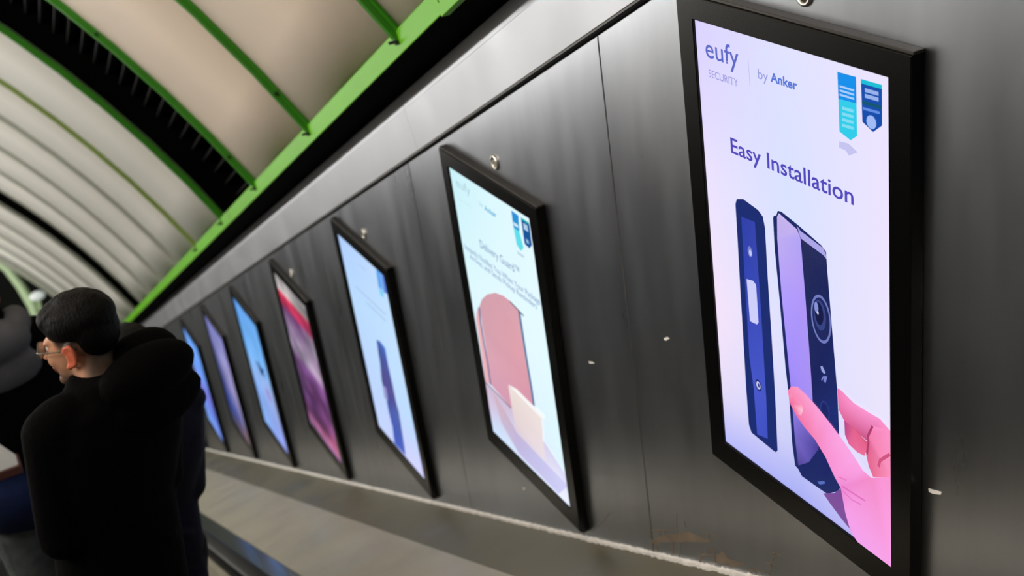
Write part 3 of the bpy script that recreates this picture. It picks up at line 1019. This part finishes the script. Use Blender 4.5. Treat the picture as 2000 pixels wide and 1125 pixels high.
def noisy(fn, amt, seed, gu=5, gv=11):
    r = random.Random(seed)
    g = [[r.uniform(-amt, amt) for _ in range(gu + 2)] for _ in range(gv + 2)]

    def f(u, v):
        c = fn(u, v)
        x, y = u * gu, v * gv
        i, j = int(x), int(y)
        a, bb = x - i, y - j
        d = g[j][i] * (1 - a) * (1 - bb) + g[j][i + 1] * a * (1 - bb) + g[j + 1][i] * (1 - a) * bb + g[j + 1][i + 1] * a * bb
        return [min(255, max(0, q * (1 + d))) for q in c]
    return f


D.background(noisy(base, .28, 4, 6, 18), 12, 52)
# --- fifth: sky blue
E_ = Screen(4, 'fifth screen from the right, sky blue picture with a small dark bird shape')
E_.background(noisy(grid_colour([(0, [(96, 160, 236), (110, 176, 246)]), (.35, [(116, 182, 248), (120, 178, 240)]), (.55, [(140, 186, 246), (160, 176, 226)]), (.7, [(134, 176, 244), (150, 166, 220)]), (1, [(140, 190, 255), (140, 150, 240)])]), .06, 8), 10, 24)
E_.poly_uv('bird_picture', [(.42, .40), (.55, .385), (.62, .40), (.80, .385), (.70, .42), (.78, .45), (.62, .46), (.55, .48), (.5, .44)], (34, 62, 118))
E_.poly_uv('bird_picture', [(.58, .56), (.74, .57), (.78, .63), (.66, .66), (.56, .61)], (156, 140, 206))
# --- sixth, seventh, eighth
F_ = Screen(5, 'sixth screen from the right, dim violet picture darker on its left')
F_.background(noisy(grid_colour([(0, [(126, 128, 190), (130, 134, 200), (120, 120, 180)]), (.35, [(96, 100, 164), (150, 146, 196), (150, 140, 190)]), (.6, [(44, 56, 120), (130, 124, 180), (156, 150, 190)]), (.82, [(40, 62, 140), (70, 84, 160), (140, 130, 180)]), (.9, [(60, 70, 120), (80, 70, 110), (140, 96, 110)]), (1, [(60, 60, 90), (90, 80, 100), (100, 84, 90)])]), .12, 10), 8, 20)
G_ = Screen(6, 'seventh screen from the right, bright blue picture turning violet halfway down')
G_.background(noisy(grid_colour([(0, [(104, 160, 244), (112, 172, 252)]), (.35, [(112, 164, 252), (104, 150, 246)]), (.58, [(126, 120, 214), (110, 110, 206)]), (.75, [(120, 150, 240), (96, 120, 226)]), (1, [(134, 184, 255), (110, 140, 240)])]), .08, 11), 8, 20)
H_ = Screen(7, 'eighth screen from the right, blue picture half hidden behind the passengers')
H_.background(noisy(grid_colour([(0, [(84, 140, 206), (92, 150, 222)]), (.5, [(84, 130, 220), (80, 120, 210)]), (1, [(84, 116, 206), (70, 90, 180)])]), .08, 12), 8, 20)

# --- round locks above the screens
for n in range(0, 4):
    c = Vector((n * PITCH_X + .301, YW, -n * PITCH_Z + .048))
    lk = empty('panel_lock', c, ['round lock cut off at the top edge above the nearest screen', 'round steel keyhole lock above the second screen from the right', 'round lock above the third screen with the dark blue figure', 'round lock above the purple screen'][n], 'lock', 'round locks above the screens')
    ring = MB()
    prof = [(.0, .0), (.024, .0), (.024, .003), (.021, .006), (.016, .005), (.015, .002)]
    vs, fs = [], []
    seg = 28
    for rr_, h in prof[1:]:
        vs += [c + Vector((rr_ * math.cos(2 * math.pi * k / seg), h, rr_ * math.sin(2 * math.pi * k / seg))) for k in range(seg)]
    for i in range(len(prof) - 2):
        fs += [(i * seg + k, (i + 1) * seg + k, (i + 1) * seg + (k + 1) % seg, i * seg + (k + 1) % seg) for k in range(seg)]
    ring.add(vs, fs).build('escutcheon', M['chrome'], lk, smooth=True)
    core = MB().tube([c + Vector((0, .0005, 0)), c + Vector((0, .0025, 0))], .0155, 24)
    core.build('recess', M['seam_dark'], lk)
    MB().tube([c + Vector((0, .002, 0)), c + Vector((0, .0065, 0))], [.0105, .0095], 20).build('cylinder', M['chrome'], lk)
    MB().box((c.x - .0016, c.y + .006, c.z - .005), (c.x + .0016, c.y + .0072, c.z + .005)).build('keyhole', M['seam_dark'], lk)

# ------------------------------------------------------------------ people
M['black_coat'] = mat('black_wool_coat', (4, 4, 4), 0.9, spec=.05, bump=(90, .25), vary=(30, .2))
M['black_hair'] = mat('black_hair', (4, 3.5, 3), 0.6, spec=.12, bump=(160, .5), scale=(1, 1, .25))
M['navy'] = mat('navy_coat', (8, 12, 30), 0.75, spec=.15, bump=(80, .2), vary=(20, .2))
M['trousers'] = mat('black_trousers', (11, 11, 13), 0.85, spec=.2, bump=(80, .2))
M['grey_denim'] = mat('grey_denim', (86, 92, 92), 0.9, spec=.2, bump=(60, .4), vary=(14, .35))
M['navy_knit'] = mat('navy_knit', (24, 38, 78), 0.85, spec=.2, bump=(120, .3), vary=(14, .25))
M['grey_jersey'] = mat('grey_jersey', (82, 84, 90), 0.9, spec=.2, bump=(60, .3), vary=(9, .15))
M['shoe'] = mat('black_shoe', (14, 13, 13), 0.4)
M['pack'] = mat('black_nylon', (12, 12, 13), 0.6, spec=.3, bump=(120, .2))
M['olive'] = mat('olive_strap', (74, 72, 34), 0.7)
M['eye'] = mat('eye_white', (225, 222, 215), 0.25)
M['iris'] = mat('brown_iris', (40, 26, 18), 0.2)
M['bag'] = mat('white_paper_bag', (238, 242, 244), 0.7, vary=(8, .04))
M['maroon'] = mat('dark_maroon_card', (84, 46, 40), 0.7)
M['glass_frame'] = mat('thin_metal_frame', (92, 84, 72), 0.35, 0.7)
gm = mat('spectacle_lens', (235, 240, 240), 0.06, spec=.9)
gb = gm.node_tree.nodes['Principled BSDF']
gb.inputs['Transmission Weight'].default_value = .55
gb.inputs['IOR'].default_value = 1.5
M['lens'] = gm


def Rz(a): return Matrix.Rotation(a, 3, 'Z')


def person(x, y, head_top_z, yaw, head_yaw, name_label, coat_mat, leg_mat, hair_style, voxel, coat_long=True, stoop=0.0, shoulder=.2, head_tilt=0.0, elbow=.22, waist=1.0, hood=None, coat_name='coat', neck=0.0, hem=None, collar=0.0, elbow_r=None, reach=.06, lean=0.0, hs=1.0, raise_r=0.0, hood_y=0.0, cz=0.0, skin=(206, 150, 118), height=None, foot_k=None):
    """Standing passenger. Local axes: +X the way the body faces, +Y its left. Feet on the step below it."""
    k = foot_k if foot_k is not None else math.floor(x / TREAD)
    zf = step_top(k)
    Hh = head_top_z - zf
    S = Hh / (1.78 - neck)
    base = Vector((x, y, zf))
    R = Rz(yaw)

    def L(px, py, pz):
        return base + R @ Vector((px * S, py * S, pz * S)) + Vector((0, lean * (1.58 - pz) * S, 0))
    root = empty('person', base, name_label, 'person', 'passengers standing on the escalator')
    hc = Vector((.03 + stoop, 0, 1.66 - neck))                       # head centre (local, before scale)
    hm = Rz(head_yaw) @ Matrix.Rotation(head_tilt, 3, 'Y')

    def Hd(px, py, pz):
        q = hc + hm @ Vector((px, py, pz)) * hs
        return L(*q)
    RH = R @ hm
    b = MB()
    r3 = lambda *a: tuple(v * S * hs for v in a)
    b.ellipsoid(Hd(-.012, 0, .03), r3(.098, .076, .086), RH, 20, 14)
    b.ellipsoid(Hd(.03, 0, -.03), r3(.064, .062, .09), RH, 20, 14)
    b.ellipsoid(Hd(.022, 0, -.072), r3(.058, .056, .048), RH, 20, 12)
    b.ellipsoid(Hd(.068, 0, -.104), r3(.020, .022, .018), RH)
    for sg in (-1, 1):
        b.ellipsoid(Hd(.06, sg * .036, -.03), r3(.026, .022, .026), RH)       # cheek
        b.ellipsoid(Hd(.072, sg * .03, .024), r3(.016, .026, .010), RH)       # brow
        b.ellipsoid(Hd(.092, sg * .010, -.037), r3(.010, .009, .008), RH)     # nostril
        # ear: plate, rim and lobe
        E0 = RH @ Rz(-sg * .35)
        b.ellipsoid(Hd(-.006, sg * .078, -.010), r3(.018, .007, .027), E0)
        rim = []
        for q in range(9):
            t = rad(-70 + q * 35)
            rim.append(Hd(-.010 - .021 * math.sin(t + .6), sg * (.083 + .004 * math.sin(t)), -.008 + .031 * -math.cos(t + .6)))
        b.tube(rim, .0058 * S * hs, 8)
        b.ellipsoid(Hd(.002, sg * .080, -.038), r3(.009, .006, .010), RH)
    b.tube([Hd(.084, 0, .018), Hd(.098, 0, -.012), Hd(.112, 0, -.034)], [.010 * S, .011 * S, .013 * S], 10)
    b.ellipsoid(Hd(.110, 0, -.034), r3(.013, .013, .011), RH)
    b.ellipsoid(Hd(.087, 0, -.062), r3(.010, .024, .006), RH)                 # upper lip
    b.ellipsoid(Hd(.085, 0, -.074), r3(.010, .021, .006), RH)                 # lower lip
    nb, nt_ = L(-.03, 0, 1.40), Hd(-.022, 0, -.06)
    b.capsule([nb, nb.lerp(nt_, .5), nt_], [.066 * S, .058 * S, .058 * S], 16)
    # trunk, arms, legs under the clothes
    b.loft([(L(0, 0, .86), .10 * S, .15 * S, yaw), (L(0, 0, 1.0), .10 * S, .15 * S, yaw), (L(.0, 0, 1.12), .095 * S, .135 * S, yaw), (L(-.01, 0, 1.3), .11 * S, .155 * S, yaw), (L(-.02, 0, 1.42), .085 * S, .15 * S, yaw), (L(-.02, 0, 1.47), .06 * S, .08 * S, yaw)])
    hands = {}
    eb = {1: elbow, -1: elbow_r or elbow}
    for sg in (-1, 1):
        sh, el, wr = L(-.02, sg * (shoulder - .02), 1.40 + (raise_r if sg < 0 else 0)), L(-.02, sg * eb[sg], 1.12), L(.20, sg * (eb[sg] - reach), .99)
        b.capsule([sh, sh.lerp(el, .5), el, el.lerp(wr, .4), wr], [.052 * S, .046 * S, .040 * S, .038 * S, .027 * S], 12)
        hip, kn, an = L(0, sg * .085, .90), L(.02, sg * .09, .49), L(-.02, sg * .095, .08)
        b.capsule([hip, hip.lerp(kn, .5), kn, kn.lerp(an, .35), an], [.088 * S, .070 * S, .052 * S, .052 * S, .036 * S], 14)
        b.capsule([an, L(.12, sg * .105, .035)], [.036 * S, .030 * S], 10)
        # hand: palm, four curled fingers, thumb
        d = (wr - el).normalized()
        side = R @ Vector((0, sg, 0))
        dn = d.cross(side).normalized()
        if dn.z > 0:
            dn = -dn
        pc = wr + d * .05 * S
        b.ellipsoid(pc, r3(.05, .022, .042), Matrix((d, side * .0 + d.cross(dn), dn)).transposed())
        acr = d.cross(dn).normalized()
        for fi, (off, ln) in enumerate(((-.03, .068), (-.01, .078), (.011, .072), (.031, .056))):
            rt = pc + (d * .035 + acr * off * 1.0) * S
            k1 = rt + (d * .45 + dn * .12) * ln * S
            k2 = k1 + (d * .25 + dn * .3) * ln * S
            k3 = k2 + (dn * .26 + d * .02) * ln * S
            b.capsule([rt, k1, k2, k3], [.0095 * S, .0088 * S, .008 * S, .007 * S], 8)
        tr = pc - d * .02 * S - acr * sg * .036 * S
        b.capsule([tr, tr + (d * .03 - acr * sg * .022 + dn * .012) * S, tr + (d * .058 - acr * sg * .024 + dn * .026) * S], [.012 * S, .0105 * S, .008 * S], 8)
        hands[sg] = pc
    body = remeshed(b, 'body', voxel, 3, M['skin'], root)
    inv = RH.transposed()
    hcw = L(*hc)
    cols = []
    for v in body.data.vertices:
        q = inv @ (Vector(v.co) - hcw) / (S * hs)
        c = list(skin)
        # shaved sides, nape and stubble: the colour of short hair on skin
        t = 0.0
        if q.z < 1 and q.z > -.2:
            side_hair = max(0, min(1, (q.z + .005) / .03)) * max(0, min(1, (.045 - q.x) / .02)) * (1 if abs(q.y) < .082 else 0)
            nape = max(0, min(1, (-.020 - q.x) / .03)) * max(0, min(1, (q.z + .13) / .06))
            beard = max(0, min(1, (-.045 - q.z) / .03)) * max(0, min(1, (q.x + .02) / .04)) * .55 * max(0, min(1, (q.z + .15) / .02))
            t = max(side_hair * .95, nape * .8, beard)
        dark = (44, 36, 30)
        c = [c[i] * (1 - t) + dark[i] * t for i in range(3)]
        if abs(q.y) > .0815 and -.06 < q.z < .05 and q.x > -.05:
            c = [min(255, c[0] * 1.06), c[1] * .74, c[2] * .68]
        elif q.x > .078 and -.082 < q.z < -.055:
            c = [c[0] * .85, c[1] * .62, c[2] * .62]
        cols.append(c)
    set_col(body.data, cols)
    for sg in (-1, 1):
        e = MB().ellipsoid(Hd(.074, sg * .031, .004), r3(.0125, .0125, .0125), RH, 12, 8).build('eye', M['eye'], root, smooth=True)
        MB().ellipsoid(Hd(.0835, sg * .031, .004), r3(.0042, .0055, .0055), RH, 10, 6).build('iris', M['iris'], e, smooth=True)
    # hair
    h = MB()
    if hair_style == 'full':
        h.ellipsoid(Hd(-.012, 0, .062), r3(.106, .088, .072), RH @ Matrix.Rotation(.10, 3, 'Y'), 24, 14)
        h.ellipsoid(Hd(-.054, 0, .028), r3(.058, .079, .078), RH, 20, 12)
        h.ellipsoid(Hd(.052, 0, .078), r3(.052, .066, .040), RH, 20, 12)
        r = random.Random(2)
        for q in range(60):
            t, f = r.uniform(0, 2 * math.pi), r.uniform(.15, 1)
            h.ellipsoid(Hd(-.004 + .09 * f * math.cos(t), .080 * f * math.sin(t), .062 + .066 * math.sqrt(max(0, 1 - f * f)) + .004), r3(.024, .009, .010), RH @ Rz(r.uniform(-.5, .5)), 10, 6)
    else:
        h.ellipsoid(Hd(-.016, 0, .045), r3(.106, .085, .082), RH @ Matrix.Rotation(.22, 3, 'Y'), 24, 14)
        h.ellipsoid(Hd(-.048, 0, .0), r3(.066, .079, .09), RH, 20, 12)
        h.ellipsoid(Hd(-.055, 0, -.05), r3(.046, .06, .06), RH, 20, 12)
        r = random.Random(9)
        for q in range(40):
            t, f = r.uniform(0, 2 * math.pi), r.uniform(.15, 1)
            h.ellipsoid(Hd(-.016 + .1 * f * math.cos(t), .08 * f * math.sin(t), .05 + .07 * math.sqrt(max(0, 1 - f * f))), r3(.022, .009, .010), RH, 10, 6)
    remeshed(h, 'hair', max(voxel, .006), 3, M['black_hair'], root)
    # coat or jacket with sleeves and collar
    c = MB()
    hem = hem or (.52 if coat_long else .84)
    wf = waist
    rings = [(L(0, 0, hem), .170 * S * wf, .215 * S * wf, yaw), (L(0, 0, hem + .12), .165 * S * wf, .210 * S * wf, yaw), (L(0, 0, .95), .150 * S * wf, .195 * S * wf, yaw), (L(0, 0, 1.10), .142 * S * wf, .186 * S * wf, yaw),
             (L(-.01, 0, 1.26), .146 * S, .196 * S, yaw), (L(-.02, 0, 1.36), .130 * S, .200 * S, yaw), (L(-.025, 0, 1.43), .105 * S, .170 * S, yaw), (L(-.025, 0, 1.475 + cz * .5), .088 * S, .105 * S, yaw), (L(-.02, 0, 1.53 + cz), .080 * S, .082 * S, yaw)]
    rings = rings[:2] + [q for q in rings[2:] if (q[0] - base).z > (rings[1][0] - base).z + .02 * S]
    c.loft(rings, 28, 2.3)
    for sg in (-1, 1):
        sh, el, wr = L(-.02, sg * (shoulder - .012), 1.395 + (raise_r if sg < 0 else 0)), L(-.02, sg * eb[sg], 1.12), L(.17, sg * (eb[sg] - reach * .9), 1.005)
        c.capsule([sh, sh.lerp(el, .5), el, el.lerp(wr, .5), wr], [.073 * S, .068 * S, .063 * S, .060 * S, .052 * S], 14)
        c.ellipsoid(L(-.02, sg * .12, 1.425 + (raise_r if sg < 0 else 0)), r3(.075, .10, .055), R)
    # collar stands up round the neck, folds down the back
    c.loft([(L(-.03, 0, 1.46 + cz), .098 * S, .100 * S, yaw), (L(-.028, 0, 1.50 + cz), .094 * S, .094 * S, yaw), (L(-.02, 0, 1.545 + collar + cz), .086 * S, .084 * S, yaw)], 24)
    r = random.Random(4)
    for q in range(12):                                           # creases across the back
        z = r.uniform(.7, 1.35)
        yy = r.uniform(-.07, .07)
        c.ellipsoid(L(-.128 * wf, yy, z), r3(.020, .06, .014), R @ Matrix.Rotation(r.uniform(-.6, .6), 3, 'X'), 10, 6)
    co = remeshed(c, coat_name, max(voxel, .009), 4, coat_mat, root)
    if hood:
        g = MB()
        g.ellipsoid(L(-.10, hood_y, 1.46), r3(.085, .15, .075), R, 20, 12)
        g.ellipsoid(L(-.02, .11 + hood_y * .6, 1.47 + hood_y), r3(.09, .05, .05), R, 16, 10)
        g.ellipsoid(L(-.02, -.11, 1.47), r3(.09, .05, .05), R, 16, 10)
        g.ellipsoid(L(-.12, hood_y, 1.38), r3(.05, .16, .08), R, 16, 10)
        remeshed(g, 'hood', .009, 4, hood, root)
    # trousers and shoes
    for sg in (-1, 1):
        pass
    t = MB()
    t.loft([(L(0, 0, .84), .125 * S, .165 * S, yaw), (L(0, 0, .92), .128 * S, .168 * S, yaw), (L(0, 0, 1.02), .115 * S, .155 * S, yaw)], 24)
    for sg in (-1, 1):
        hip, kn, an = L(0, sg * .085, .88), L(.02, sg * .092, .49), L(-.015, sg * .095, .09)
        t.capsule([hip, hip.lerp(kn, .5), kn, kn.lerp(an, .5)], [.098 * S, .084 * S, .070 * S, .066 * S], 16)
        t.tube([kn.lerp(an, .5), an], [.066 * S, .062 * S], 16)
    remeshed(t, 'trousers', max(voxel, .009), 3, leg_mat, root)
    for sg in (-1, 1):
        sh = MB()
        sh.loft([(L(.055, sg * .10, .0), .135 * S, .047 * S, yaw), (L(.055, sg * .10, .03), .138 * S, .050 * S, yaw), (L(.045, sg * .10, .055), .118 * S, .046 * S, yaw), (L(-.01, sg * .10, .085), .060 * S, .042 * S, yaw), (L(-.02, sg * .10, .12), .045 * S, .042 * S, yaw)], 20)
        so = sh.build('shoe', M['shoe'], root, smooth=True)
        MB().loft([(L(.055, sg * .10, .001), .140 * S, .051 * S, yaw), (L(.055, sg * .10, .018), .140 * S, .052 * S, yaw)], 20).build('sole', M['rubber'], so)
    return root, L, Hd, RH, S, hands


def pix(u, v, depth):
    return Vector(CAM_POS + (RIGHT * ((u - 1000) / FPX) + DOWN * ((v - 562.5) / FPX) + FWD) * depth)


# the man in black
head = pix(180, 655, 3.3)
man = person(head.x - .05, head.y, head.z + .12, rad(24), rad(29), 'person in a black coat and thin glasses, seen from behind, head turned to the left', M['black_coat'], M['trousers'], 'full', .0055, True,
             stoop=.03, shoulder=.168, head_tilt=.12, elbow=.165, elbow_r=.135, reach=.12, waist=.88, neck=.11, collar=-.03, lean=.165, hs=.92, raise_r=.055, hood=M['black_coat'], hood_y=-.075, cz=-.045)
_, L, Hd, RH, S, _ = man
# his glasses: two lenses, rims, bridge, temples
gl = empty('eyeglasses', Hd(.10, 0, .006), 'thin metal eyeglasses worn by the person in the black coat', 'glasses')
for sg in (-1, 1):
    rim, seg = [], 20
    for k in range(seg + 1):
        t = 2 * math.pi * k / seg
        rim.append(Hd(.106 - .012 * abs(math.cos(t)) * (1 if math.cos(t) > 0 else .3), sg * (.034 + .026 * math.cos(t)), .002 + .022 * math.sin(t)))
    r = MB().tube(rim, .0016, 6).build('rim', M['glass_frame'], gl, smooth=True)
    cpt = Hd(.107, sg * .034, .002)
    vs = [cpt] + rim[:-1]
    MB().add(vs, [(0, 1 + k, 1 + (k + 1) % seg) for k in range(seg)]).build('lens', M['lens'], gl, smooth=True)
    MB().tube([Hd(.097, sg * .060, .008), Hd(.088, sg * .072, .010), Hd(.02, sg * .081, .010), Hd(-.012, sg * .083, .012), Hd(-.03, sg * .084, -.004)], .0020, 6).build('temple', M['glass_frame'], gl, smooth=True)
MB().tube([Hd(.107, -.009, .006), Hd(.112, 0, .009), Hd(.107, .009, .006)], .0016, 6).build('bridge', M['glass_frame'], gl, smooth=True)

# passenger in navy, one step lower and beyond him
hp = pix(278, 702, 4.3)
person(hp.x, hp.y + .03, hp.z + .12, rad(5), rad(-10), 'person in a dark navy coat, mostly hidden behind the person in black', M['navy'], M['trousers'], 'crop', .011, True, shoulder=.145, elbow=.13, waist=.85, neck=.05, collar=.03, lean=.17)

# passenger at the picture's edge: grey hood, black jacket, jeans
h2 = pix(-70, 575, 5.0)
p2 = person(h2.x, h2.y, h2.z + .12, rad(-4), rad(5), 'person in black jacket, loose grey hood and grey trousers, at the left edge', M['black_coat'], M['grey_denim'], 'crop', .011, False, shoulder=.17, elbow=.17, neck=.09, hem=1.06, hood=M['grey_jersey'], coat_name='jacket')

_, L2, _, _, S2, _ = p2
MB().loft([(L2(0, 0, .83), .148 * S2, .190 * S2), (L2(0, 0, 1.10), .130 * S2, .170 * S2)], 28).build('sweater_hem', M['navy_knit'], p2[0], smooth=True)
# white carrier bag with a dark base, carried by that passenger
bc = pix(-20, 885, 4.74)
bg = empty('shoulder_bag', bc, 'white bag with a dark maroon base slung behind the person in grey trousers', 'bag')
bw, bd, bh = .085, .05, .07
MB().hexa([bc + Vector(q) for q in ((-bd, -bw, -bh), (bd, -bw, -bh), (bd, bw, -bh), (-bd, bw, -bh), (-bd * .5, -bw * .35, bh * .5), (bd * .5, -bw * .35, bh * .5), (bd * .5, bw * .9, bh * .6), (-bd * .5, bw * .9, bh * .6))]).build('body', M['bag'], bg, bevel=.012)
MB().box(bc + Vector((-bd * 1.03, -bw * 1.03, -bh - .03)), bc + Vector((bd * 1.03, bw * 1.03, -bh + .008))).build('base', M['maroon'], bg, bevel=.006)
for sg in (-1, 1):
    MB().tube([bc + Vector((sg * bd * .4, .02, bh * .5)), bc.lerp(L2(-.19, .13, 1.44), .5) + Vector((-.01, 0, 0)), L2(-.20, .13, 1.40), L2(-.12, .135, 1.545), L2(-.02, .135, 1.56 + sg * .004)], .006, 6).build('strap', M['pack'], bg, smooth=True)
